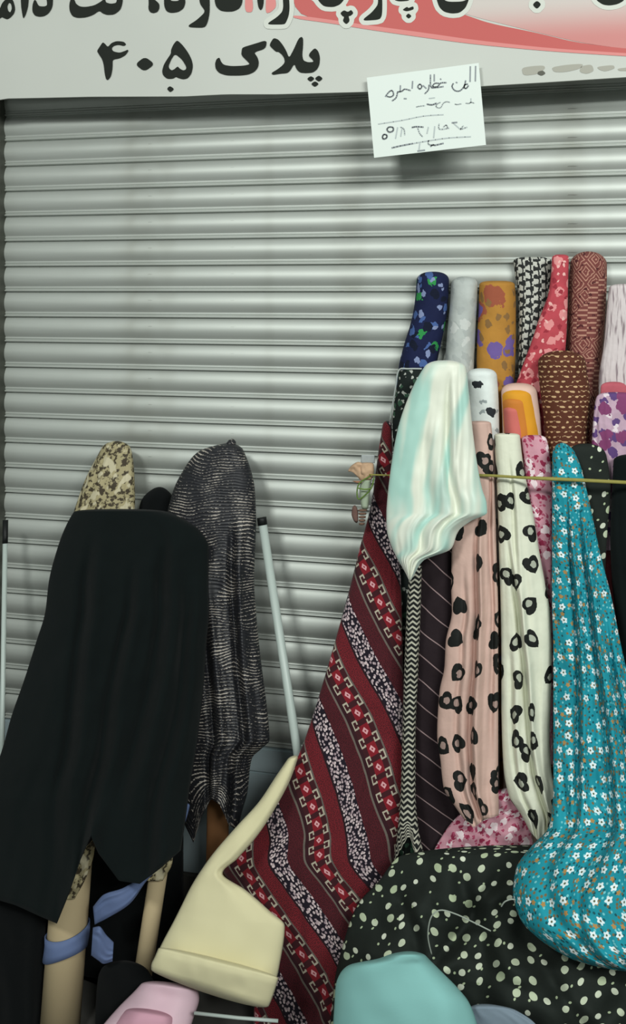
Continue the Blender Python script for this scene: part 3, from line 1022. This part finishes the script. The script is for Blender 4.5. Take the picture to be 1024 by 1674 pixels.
# maroon banded fabric
cloth('hanging_fabric', [(688, 627, 641, .095), (745, 618, 642, .115), (800, 611, 645, .13), (850, 601, 649, .145), (890, 590, 652, .155), (950, 575, 656, .17), (1020, 556, 658, .19), (1110, 530, 660, .21), (1190, 505, 662, .225), (1230, 490, 661, .235),
                         (1275, 466, 660, .25), (1360, 415, 655, .27), (1415, 362, 642, .285), (1450, 380, 632, .29), (1500, 400, 625, .30), (1560, 415, 620, .31), (1674, 415, 600, .325), (1700, 415, 600, .33)], m_mar,
      'maroon, black and white fabric in diagonal patterned bands, widest drape', 'fabric', bulge=.022, back=.01, cap=(8, 2.5), folds=[(1.5, .006, .15, .3, 2), (3.2, .005, .4, .5, 2), (6, .0015, .1, .3, 2)], fgrow=(.05, .6), nu=120, nv=170, power=.4)
# knitted strip and pinstripe
cloth('hanging_fabric', [(880, 690, 746, .20), (960, 682, 742, .215), (1050, 676, 738, .228), (1130, 674, 736, .236), (1250, 674, 742, .24), (1320, 676, 755, .24), (1392, 684, 765, .245)], m_pin,
      'dark brown pinstriped fabric between the twisted strip and the blush hearts', 'fabric', bulge=.016, folds=[(2, .004, .1, .3, 2)], nu=60)
cloth('hanging_fabric', [(925, 670, 690, .262), (1000, 665, 688, .265), (1100, 661, 684, .27), (1200, 658, 680, .278), (1300, 655, 680, .296), (1350, 651, 684, .308), (1400, 644, 693, .325)], m_twist,
      'narrow twisted strip of black and white knitted fabric below the mint scarf', 'fabric', bulge=.02, folds=[(1, .003, .1, 3, 2)], nu=36, nv=120, hem=[(0, 10), (.45, -30), (.55, -32), (.75, 5), (1, -5)], hemspan=.12)
# pink and white print behind the hearts fabrics
cloth('hanging_fabric', [(711, 852, 893, .20), (740, 855, 899, .20), (800, 860, 904, .20), (900, 872, 904, .205), (1000, 874, 904, .205), (1250, 874, 904, .21)], m_pinkf,
      'narrow strip of pink, white and crimson fabric between cream hearts and turquoise daisies', 'fabric', bulge=.016, cap=(9, 2.6), folds=[(2, .003, .1, .2, 2)], nu=50)
cloth('bunched_fabric', [(1288, 812, 856, .272), (1310, 788, 862, .273), (1335, 748, 866, .274), (1365, 724, 870, .275), (1398, 708, 874, .276), (1450, 705, 875, .278)], m_pinkf,
      'pink, white and crimson printed fabric bunched below both hearts fabrics', 'fabric', bulge=.022, cap=(12, 2.2), folds=[(3, .004, .1, .9, 2)], rough=(.008, 22), nu=80, uvo=(.2, .3), seed=2.)
# blush hearts
cloth('hanging_fabric', [(688, 766, 803, .21), (720, 770, 806, .212), (800, 768, 809, .225), (860, 744, 811, .235), (900, 739, 812, .243), (960, 738, 814, .253), (1000, 739, 815, .26), (1050, 729, 815, .27), (1090, 727, 815, .277), (1130, 719, 815, .283), (1200, 715, 815, .295), (1240, 720, 815, .302), (1290, 726, 815, .315), (1325, 745, 816, .325), (1345, 757, 816, .33)], m_blush,
      'blush pink fabric printed with black hearts, left of the cream one', 'fabric', bulge=.024, folds=[(1.3, .007, .1, .05, 2), (3.7, .0015, .3, .1, 2)], fgrow=(0, .5), cap=(6, 3), nu=110, nv=120, uvo=(.02, 0), hem=[(0, -8), (.3, 8), (.6, -5), (1, -12)], hemspan=.1,
      creases=[(.2, 1., .55, .52, .020, .05), (.0, .9, .85, .9, .010, .05), (.35, 1., .28, .35, .008, .05)])
# cream hearts
cloth('hanging_fabric', [(708, 808, 850, .212), (760, 811, 856, .22), (800, 813, 864, .227), (850, 815, 874, .235), (900, 816, 882, .243), (960, 818, 893, .253), (1000, 819, 900, .26), (1080, 820, 903, .275), (1150, 820, 901, .288), (1200, 821, 899, .297), (1260, 824, 902, .308), (1300, 832, 911, .317), (1340, 853, 914, .325), (1372, 866, 905, .332)], m_cream,
      'cream fabric printed with black hearts, right of the blush one', 'fabric', bulge=.026, folds=[(1.4, .007, .35, .25, 2), (4.1, .0015, .1, .2, 2)], fgrow=(0, .5), cap=(6, 3), nu=110, nv=120, uvo=(.32, .11), hem=[(0, -14), (.4, 4), (.7, -10), (1, -20)], hemspan=.1,
      creases=[(.25, 1., .22, .72, .020, .05), (.05, .6, .5, .3, .008, .06), (.5, 1., .15, .3, .008, .05)])
# black spotted fabric behind the turquoise
cloth('hanging_fabric', [(725, 932, 982, .212), (745, 930, 992, .212), (800, 930, 999, .212), (850, 930, 995, .214), (950, 935, 990, .216), (1200, 940, 1000, .22)], m_dot,
      'black fabric with white spots hanging behind the turquoise daisies', 'fabric', bulge=.012, cap=(14, 2.3), folds=[(3, .002, .1, .2, 2)], nu=50, uvo=(.4, .1))
cloth('hanging_fabric', [(742, 1004, 1080, .212), (800, 1001, 1085, .212), (880, 998, 1095, .214), (950, 1001, 1105, .216), (1010, 1008, 1110, .218), (1080, 1014, 1120, .22), (1300, 1010, 1130, .235)], m_blkg,
      'plain black fabric hanging at the right edge', 'fabric', bulge=.025, cap=(12, 2.5), folds=[(3, .006, .1, .1, 2)], nu=50)
# turquoise
cloth('hanging_fabric', [(724, 905, 933, .245), (760, 903, 949, .248), (820, 903, 964, .255), (900, 903, 981, .265), (980, 903, 1001, .28), (1060, 905, 1017, .30), (1130, 905, 1033, .32), (1200, 905, 1048, .345), (1290, 905, 1062, .38), (1350, 898, 1072, .42), (1385, 868, 1080, .47), (1420, 844, 1085, .505), (1460, 839, 1090, .54), (1500, 850, 1090, .56), (1540, 888, 1090, .58), (1568, 935, 1088, .59), (1588, 985, 1080, .595)], m_turq,
      'turquoise fabric scattered with small white daisies', 'fabric', bulge=lambda t: .026 + .05 * max(0, min(1, (t - .62) / .2)) - .02 * max(0, (t - .9) / .1), cap=(16, 2.0), endcap=(34, 2.2), folds=[(2.2, .008, .1, .1, 2), (4.3, .003, .35, .15, 2)], fgrow=(0, .4), rough=(.010, 12), nu=140, nv=180,
      creases=[(.08, .78, .42, .22, .020, .035), (.1, .85, .66, .55, .022, .04), (.3, .9, .85, .75, .018, .035), (.6, .95, .1, .3, .012, .05), (.72, 1., .55, .25, .014, .05)])
# spotted heap
cloth('fabric_heap', [(1381, 690, 1040, .36), (1400, 652, 1085, .365), (1440, 620, 1105, .37), (1480, 584, 1115, .38), (1540, 562, 1120, .39), (1600, 548, 1130, .40), (1674, 540, 1140, .41), (1790, 530, 1150, .43)], m_dot,
      'heap of black fabric with white spots lying on the ground', 'fabric', bulge=lambda t: .025 + .115 * min(1, t / .55), cap=(22, 2.2), folds=[(2.5, .012, .3, .8, 2), (6, .004, .1, .6, 2)], fgrow=(0, .3), rough=(.045, 7), nu=150, nv=120, power=.6, seed=3.3, uvplane=True,
      creases=[(.05, .6, .25, .5, .022, .03), (.1, .7, .42, .2, .02, .025), (.2, .9, .5, .72, .022, .03), (0, .5, .6, .5, .016, .03), (.15, .6, .1, .3, .016, .02)])
# light teal cloth and lavender cloth in front
cloth('folded_fabric', [(1555, 648, 690, .63), (1566, 622, 700, .632), (1578, 570, 712, .635), (1592, 556, 726, .637), (1612, 549, 746, .64), (1640, 547, 768, .645), (1680, 545, 782, .65), (1780, 545, 800, .66)], m_teal,
      'smooth light teal fabric in the foreground below the spotted heap', 'fabric', bulge=.07, cap=(9, 2.2), folds=[(1.3, .006, .2, .2, 2)], fgrow=(0, .6), nu=90, rough=(.004, 8))
cloth('folded_fabric', [(1641, 768, 815, .61), (1652, 764, 845, .61), (1680, 766, 880, .61), (1780, 770, 900, .61)], m_lav,
      'greyish lavender fabric corner right of the teal fabric', 'fabric', bulge=.012, cap=(14, 2.2), folds=[(3, .003, .2, .2, 2)], fgrow=(0, .2), nu=50)
# mint scarf
cloth('scarf', [(589, 703, 752, .265), (600, 694, 762, .267), (640, 672, 767, .272), (700, 651, 773, .28), (760, 640, 781, .287), (800, 635, 789, .293), (822, 633, 796, .297), (838, 632, 797, .30), (852, 632, 770, .303), (868, 633, 750, .305), (897, 642, 738, .31), (917, 652, 692, .312), (940, 665, 677, .315), (949, 669, 672, .316)], m_mint,
      'sheer mint and ivory satin scarf draped in front of the other fabrics', 'scarf', bulge=.026, cap=(10, 2.6), folds=[(1.7, .010, .2, .25, 2), (4.6, .003, .4, .5, 2)], fgrow=(0, .35), nu=120, nv=120, power=.5,
      creases=[(.05, .85, .62, .72, .016, .05), (.2, .95, .35, .5, .010, .07)])
# loose threads on the heap
for i, ln in enumerate(([(706, 1560), (700, 1530), (705, 1500), (720, 1488), (745, 1494), (775, 1508), (803, 1522)], [(820, 1482), (826, 1474), (838, 1470), (850, 1474)])):
    tube('thread', smooth_line([P(x, y, .572 + .004 * math.sin(j)) for j, (x, y) in enumerate(ln)], 6), .0014, mat('white_thread', (150, 158, 148)), seg=6,
         label=('long curled white thread lying on the spotted heap', 'short white thread beside the turquoise fabric')[i], cat='thread')

# ------------------------------------------------------------------ the cord and the tied bunch
m_cord = mat('cord', lambda: mix(noi(objc(), 60., 3.), lin((122, 122, 50)), lin((156, 146, 84))), rough=.7)
cd = empty('cord', P(800, 790, .275), 'yellow green cord stretched in front of the fabrics', 'cord')
tube('cord_length', smooth_line([P(604, 776, .24), P(640, 777, .252), P(700, 778, .262)] + [P(785, 777, .268), P(860, 781, .30), P(950, 785, .305), P(1030, 789, .29), P(1140, 794, .28)], 6),
     [.002] * 13 + [.0034] * 12 + [.0042] * 18, m_cord, cd)
tube('loop', smooth_line([P(606, 778, .235), P(588, 790, .232), P(584, 806, .23), P(588, 816, .23), P(606, 800, .242), P(612, 780, .243)], 6), .0017, mat('green_cord', (96, 124, 56)), cd, seg=6)
tube('loop', smooth_line([P(586, 798, .245), P(596, 800, .246), P(607, 799, .246)], 6), .0017, mat('green_cord', (96, 124, 56)), cd, seg=6)
bn = empty('tied_bunch', P(592, 860, .2), 'peach coloured scrap bunched and tied at the left end of the cord', 'tied scrap')
m_peach = mat('peach_scrap', plain((206, 172, 140), .25, 30.), rough=.8)
cloth('petal', [(756, 590, 611, .205), (770, 588, 612, .206), (786, 592, 608, .206)], m_peach, parent=bn, bulge=.012, cap=(4, 3), endcap=(5, 2.2), nu=24, nv=16, rough=(.006, 40))
cloth('petal', [(568, 772, 576, 770, .20), (574, 762, 585, 780, .204), (586, 755, 592, 786, .207), (594, 757, 600, 785, .206)], m_peach, parent=bn, bulge=.008, cap=(3, 2.2), endcap=(3, 2.2), nu=20, nv=16, rough=(.006, 50), seed=2)
cloth('petal', [(786, 575, 590, .205), (778, 580, 594, .212), (790, 584, 596, .21)][::2], mat('peach_dark', plain((176, 130, 104), .25, 30.)), parent=bn, bulge=.006, cap=(2, 3), endcap=(2, 2), nu=16, nv=8)
cloth('clear_tab', [(744, 591, 613, .207), (757, 590, 613, .207)], mat('clear_tab', plain((170, 176, 176), .2, 60.), rough=.3), parent=bn, bulge=.003, back=.003, nu=12, nv=8)
cloth('pale_stem', [(785, 592, 607, .205), (800, 588, 606, .205), (815, 589, 604, .206), (834, 592, 602, .207)], mat('pale_green', plain((168, 182, 158), .2, 30.)), parent=bn, bulge=.012, nu=20, nv=16, endcap=(6, 2))
for i in range(5):
    y = 832 + i * 5.5
    cloth('wrapping', [(y, 586 + i * .3, 601 - i, .206), (y + 4.6, 586 + i * .3, 600 - i, .206)], mat('brown_wrap', plain((136, 108, 92), .3, 60.)), parent=bn, bulge=.010, cap=(1.5, 2), endcap=(1.5, 2), nu=16, nv=5)
cloth('brown_leaf', [(826, 577, 583, .2), (840, 575, 586, .2), (855, 580, 586, .2)], mat('brown_leaf', plain((120, 92, 84), .3, 60.)), parent=bn, bulge=.005, cap=(5, 2), endcap=(5, 2), nu=14, nv=12)

# ------------------------------------------------------------------ left group
cloth('hanging_fabric', [(721, 172, 209, .07), (740, 162, 216, .075), (780, 141, 220, .085), (820, 126, 221, .095), (850, 117, 220, .10), (1000, 90, 222, .14), (1250, 70, 224, .20)], m_gold,
      'gold and brown brocade fabric peeping above the black cloth', 'fabric', bulge=.03, cap=(12, 2.2), folds=[(2.5, .009, .1, .2, 2), (5, .004, .2, .2, 2)], fgrow=(0, .15), nu=60)
cloth('hanging_fabric', [(796, 242, 280, .035), (830, 228, 286, .035), (900, 224, 290, .035), (1100, 224, 290, .035)], m_blk,
      'small black fabric end between the brocade and the glittering fabric', 'fabric', bulge=.03, cap=(22, 2.0), nu=40)
cloth('hanging_fabric', [(724, 358, 392, .09), (740, 322, 400, .095), (770, 299, 411, .10), (800, 284, 417, .105), (850, 272, 419, .115), (950, 268, 416, .14), (1000, 270, 419, .15), (1080, 275, 427, .17), (1150, 285, 436, .19), (1210, 292, 441, .205), (1222, 294, 430, .208), (1240, 296, 412, .212), (1300, 300, 404, .225), (1318, 302, 398, .23)], m_lur,
      'charcoal fabric glittering with fine silver threads', 'fabric', bulge=.045, cap=(14, 2.0), folds=[(1.8, .010, .12, .15, 2), (4.5, .003, .3, .2, 2)], fgrow=(.1, .55), nu=130, nv=150,
      creases=[(.2, 1., .75, .72, .026, .04), (.3, 1., .42, .40, .022, .04)], hem=[(0, 30), (.15, 60), (.3, 15), (.45, -12), (.6, -2), (.75, 30), (.9, 40), (1, 0)], hemspan=.08)
tube('fabric_knob', smooth_line([P(372, 735, .11), P(378, 726, .112), P(383, 721, .115)], 4), [.014] * 3 + [.012] * 3 + [.009] * 2 + [.004], m_lur, [o for o in COL.objects if o.get('label', '').startswith('charcoal')][0])

# big black cloth
cloth('hanging_fabric', [(832, 124, 262, .18), (846, 115, 296, .185), (866, 105, 326, .19), (896, 94, 342, .20), (950, 80, 341, .22), (1000, 74, 342, .24), (1050, 59, 338, .26), (1110, 40, 334, .285), (1170, 19, 328, .31), (1230, 2, 320, .34), (1290, -22, 310, .37), (1340, -35, 304, .405), (1400, -42, 296, .452)], m_blkg,
      'large plain black cloth draped over the rolls at the left', 'fabric', bulge=.055, cap=(7, 2.4), folds=[(1.8, .010, .1, .15, 2), (4.3, .003, .35, .2, 2)], fgrow=(.08, .6), nu=140, nv=130,
      creases=[(.08, .95, .2, .38, .028, .035), (.15, 1., .5, .52, .024, .03), (.05, .9, .72, .68, .028, .04), (.2, 1., .88, .84, .018, .03)],
      hem=[(0, 60), (.2, 80), (.33, 100), (.40, 110), (.46, 60), (.52, 0), (.565, -32), (.60, -5), (.7, 40), (.80, 45), (.9, 20), (1, -10)], hemspan=.16)
# black cloth behind the tubes
cloth('hanging_fabric', [(1280, 60, 300, .19), (1400, 60, 300, .195), (1500, 55, 300, .20), (1600, 55, 298, .205), (1760, 55, 295, .215)], m_blk,
      'black cloth hanging behind the cardboard tubes', 'fabric', bulge=.03, folds=[(3, .01, .1, .2, 2)], fgrow=(0, .2), nu=60)
cloth('hanging_fabric', [(1385, -60, 74, .35), (1500, -70, 76, .37), (1600, -70, 70, .385), (1720, -75, 66, .40)], m_blk,
      'black cloth end hanging to the ground at the left edge', 'fabric', bulge=.04, folds=[(2, .012, .1, .2, 2)], fgrow=(0, .2), nu=50)

cloth('fabric_heap', [(1570, 172, 230, .39), (1600, 160, 250, .39), (1660, 156, 268, .39), (1730, 154, 275, .39)], m_blk,
      'black cloth bundled on the ground between the thick tube and the pink roll', 'fabric', bulge=.018, cap=(16, 2.2), nu=50, nv=40)


def roll(p0, p1, r, m, name, label, cat, wall=.006):
    """open cardboard tube with a hollow end"""
    p0, p1 = Vector(p0), Vector(p1)
    ax = (p1 - p0).normalized(); a = ax.cross(Vector((0, 1, 0))).normalized(); b = ax.cross(a)
    V, Fc, UV = [], [], []; seg = 32
    rings = [(p0, r), (p1, r), (p1, r - wall), (p0, r - wall)]
    for (c, rr) in rings:
        for k in range(seg):
            an = 2 * math.pi * k / seg
            V.append(c + (a * math.cos(an) + b * math.sin(an)) * rr); UV.append((an * rr, (c - p0).length))
    for i in range(4):
        j = (i + 1) % 4
        for k in range(seg):
            Fc.append((i * seg + k, i * seg + (k + 1) % seg, j * seg + (k + 1) % seg, j * seg + k))
    me = pymesh(name, V, Fc, UV)
    bm = bmesh.new(); bm.from_mesh(me); bmesh.ops.recalc_face_normals(bm, faces=bm.faces); bm.to_mesh(me); bm.free()
    o = link(name, me, m)
    for p in me.polygons: p.use_smooth = abs(p.normal.dot(ax)) < .5
    recenter(o)
    return tag(o, label, cat, 'cardboard tubes under the black cloth')


def base_at(px, d, r):
    p = P(px, FR(px, d), d); p.z = .005 + r * .25
    return p


TB = (base_at(98, .42, .05), P(124, 1340, .345))
roll(TB[0], TB[1], .0475, m_tube, 'cardboard_tube', 'thick tan cardboard tube tied with a blue ribbon', 'tube')
roll(base_at(222, .36, .03), P(264, 1395, .315), .0225, m_tube, 'cardboard_tube', 'thin tan tube right of the thick one, half hidden in shadow', 'tube')
roll(base_at(352, .22, .03), P(357, 1300, .17), .029, m_tube2, 'cardboard_tube', 'short brown tube below the glittering fabric', 'tube')
# gold woven edges
cloth('fabric_scrap', [(1362, 136, 157, .400), (1395, 126, 154, .404), (1430, 112, 143, .412), (1470, 100, 122, .42)], m_gold, 'gold brocade edge hanging over the thick tube', 'fabric scrap', bulge=.008, back=.004, nu=24, nv=30, rough=(.006, 40))
cloth('fabric_scrap', [(1385, 258, 284, .350), (1410, 250, 282, .352), (1440, 238, 266, .355)], m_gold, 'gold brocade edge at the top of the thin tube', 'fabric scrap', bulge=.006, back=.004, nu=24, nv=20, rough=(.006, 40))
# blue ribbon
rb = empty('ribbon', P(110, 1578, .47), 'blue ribbon tied round the thick cardboard tube', 'ribbon')


def arc_band():
    a0_, a1_ = TB[0], TB[1]
    c = P(111, 1546, .405)
    k = (c.z - a0_.z) / (a1_.z - a0_.z); c = a0_.lerp(a1_, k)
    ax = (a1_ - a0_).normalized(); ex = Vector((1, 0, 0)); ex = (ex - ax * ex.dot(ax)).normalized(); ey = ax.cross(ex)
    V, Fc, UV = [], [], []
    n = 48
    for i in range(n):
        a = 2 * math.pi * i / n
        for q, wv in enumerate((-1, -.33, .33, 1)):
            hw = .024 + .004 * math.sin(a * 2 + .5)
            r = .0515 + .0015 * math.sin(a * 3 + wv * 2)
            V.append(c + ex * r * math.cos(a) + ey * r * math.sin(a) + ax * (wv * hw + .016 * math.cos(a)))
            UV.append((i * .006, wv * .02))
    for i in range(n):
        for q in range(3):
            a, b = i * 4 + q, ((i + 1) % n) * 4 + q
            Fc.append((a, b, b + 1, a + 1))
    return pymesh('band', V, Fc, UV)


bo = link('band', arc_band(), m_blue, rb)
md = bo.modifiers.new('thickness', 'SOLIDIFY'); md.thickness = .003; md.offset = 0
cloth('loop', [(152, 1516, 149, 1562, .44), (162, 1514, 160, 1570, .445), (174, 1528, 170, 1576, .44), (186, 1540, 184, 1572, .43)], m_blue, parent=rb, bulge=.012, back=.004, nu=30, nv=24, folds=[(2, .005, .1, .2, 2)], fgrow=(0, .1))
cloth('tail', [(152, 1482, 155, 1512, .41), (170, 1462, 178, 1500, .41), (200, 1452, 212, 1478, .40), (235, 1430, 240, 1440, .39), (252, 1416, 255, 1424, .385)], m_blue, parent=rb, bulge=.008, back=.003, nu=30, nv=30, folds=[(2, .004, .1, .2, 2)], fgrow=(0, .1))
cloth('ribbon', [(1312, 290, 312, .29), (1335, 284, 306, .292), (1352, 283, 300, .295), (1368, 282, 292, .295)], m_blue, 'blue ribbon end hanging below the glittering fabric', 'ribbon', bulge=.008, back=.004, nu=20, nv=20, rough=(.005, 40), cap=(6, 2))

# pale yellow folded fabric
yl = empty('folded_fabric', P(350, 1655, .5), 'pale yellow folded fabric leaning in front of the maroon drape', 'fabric')
cloth('fabric_body', [(474, 1236, 489, 1234, .29), (452, 1268, 476, 1272, .31), (424, 1310, 452, 1318, .335), (386, 1352, 424, 1362, .36), (348, 1396, 388, 1404, .385), (328, 1424, 364, 1428, .40), (312, 1450, 402, 1455, .415), (297, 1480, 440, 1488, .43), (286, 1502, 466, 1514, .44), (262, 1548, 457, 1580, .46), (249, 1580, 444, 1632, .475)],
      m_yel, parent=yl, bulge=.03, back=.012, cap=(6, 2), nu=70, nv=110, folds=[(.8, .005, .2, .3, 2)], power=.35, rough=(.004, 9))
cloth('folded_edge', [(262, 1543, 458, 1592, .495), (254, 1562, 452, 1612, .502), (247, 1580, 443, 1638, .502), (248, 1594, 434, 1656, .49)], m_yel, parent=yl, bulge=.032, back=.012, cap=(8, 2.), endcap=(10, 2.), nu=60, nv=24, power=.3, rough=(.006, 12), seed=4)
# pink roll
pk = empty('fabric_roll', P(250, 1700, .5), 'pink fabric roll below the pale yellow fabric', 'fabric')
cloth('outer_wrap', [(238, 1600, 322, 1612, .425), (222, 1618, 326, 1632, .428), (195, 1645, 318, 1660, .45), (165, 1680, 305, 1700, .48), (110, 1760, 270, 1790, .50)], mat('pale_pink', plain((232, 200, 212), .10, 5.), rough=.7), parent=pk, bulge=.045, cap=(10, 2.2), nu=50, nv=40)
cloth('inner_fold', [(212, 1642, 288, 1654, .46), (198, 1658, 288, 1674, .475), (170, 1690, 275, 1720, .49)], m_pink, parent=pk, bulge=.055, cap=(12, 2.2), nu=40, nv=30)

# white rods
tube('metal_rod', [P(318, 1656, .50), P(390, 1664, .50), P(455, 1669, .50)], .0035, m_white, label='thin white rod lying below the pale yellow fabric', cat='rod')


def pole(pts, r, label, capfrac):
    e = empty('metal_pole', pts[-1], label, 'pole')
    a, b = Vector(pts[0]), Vector(pts[-1])
    s = a.lerp(b, capfrac)
    tube('shaft', [s, s.lerp(b, .5), b], r, m_white, e, seg=16)
    tube('cap', [a, a.lerp(s, .9), s.lerp(b, .01)], r * 1.12, m_black, e, seg=16)
    return e


b0 = P(2, 1290, .27); a0 = P(9, 850, .12)
t_ = (.01 - a0.z) / (b0.z - a0.z); e0 = a0.lerp(b0, t_)
pole([a0, e0], .0068, 'white metal pole with a black cap at the left edge', .045)
a1, b1 = P(428, 846, .11), P(487, 1232, .195)
t_ = (.01 - a1.z) / (b1.z - a1.z); e1 = a1.lerp(b1, t_)
pole([a1, e1], .0115, 'white metal pole leaning diagonally beside the glittering fabric', .006)
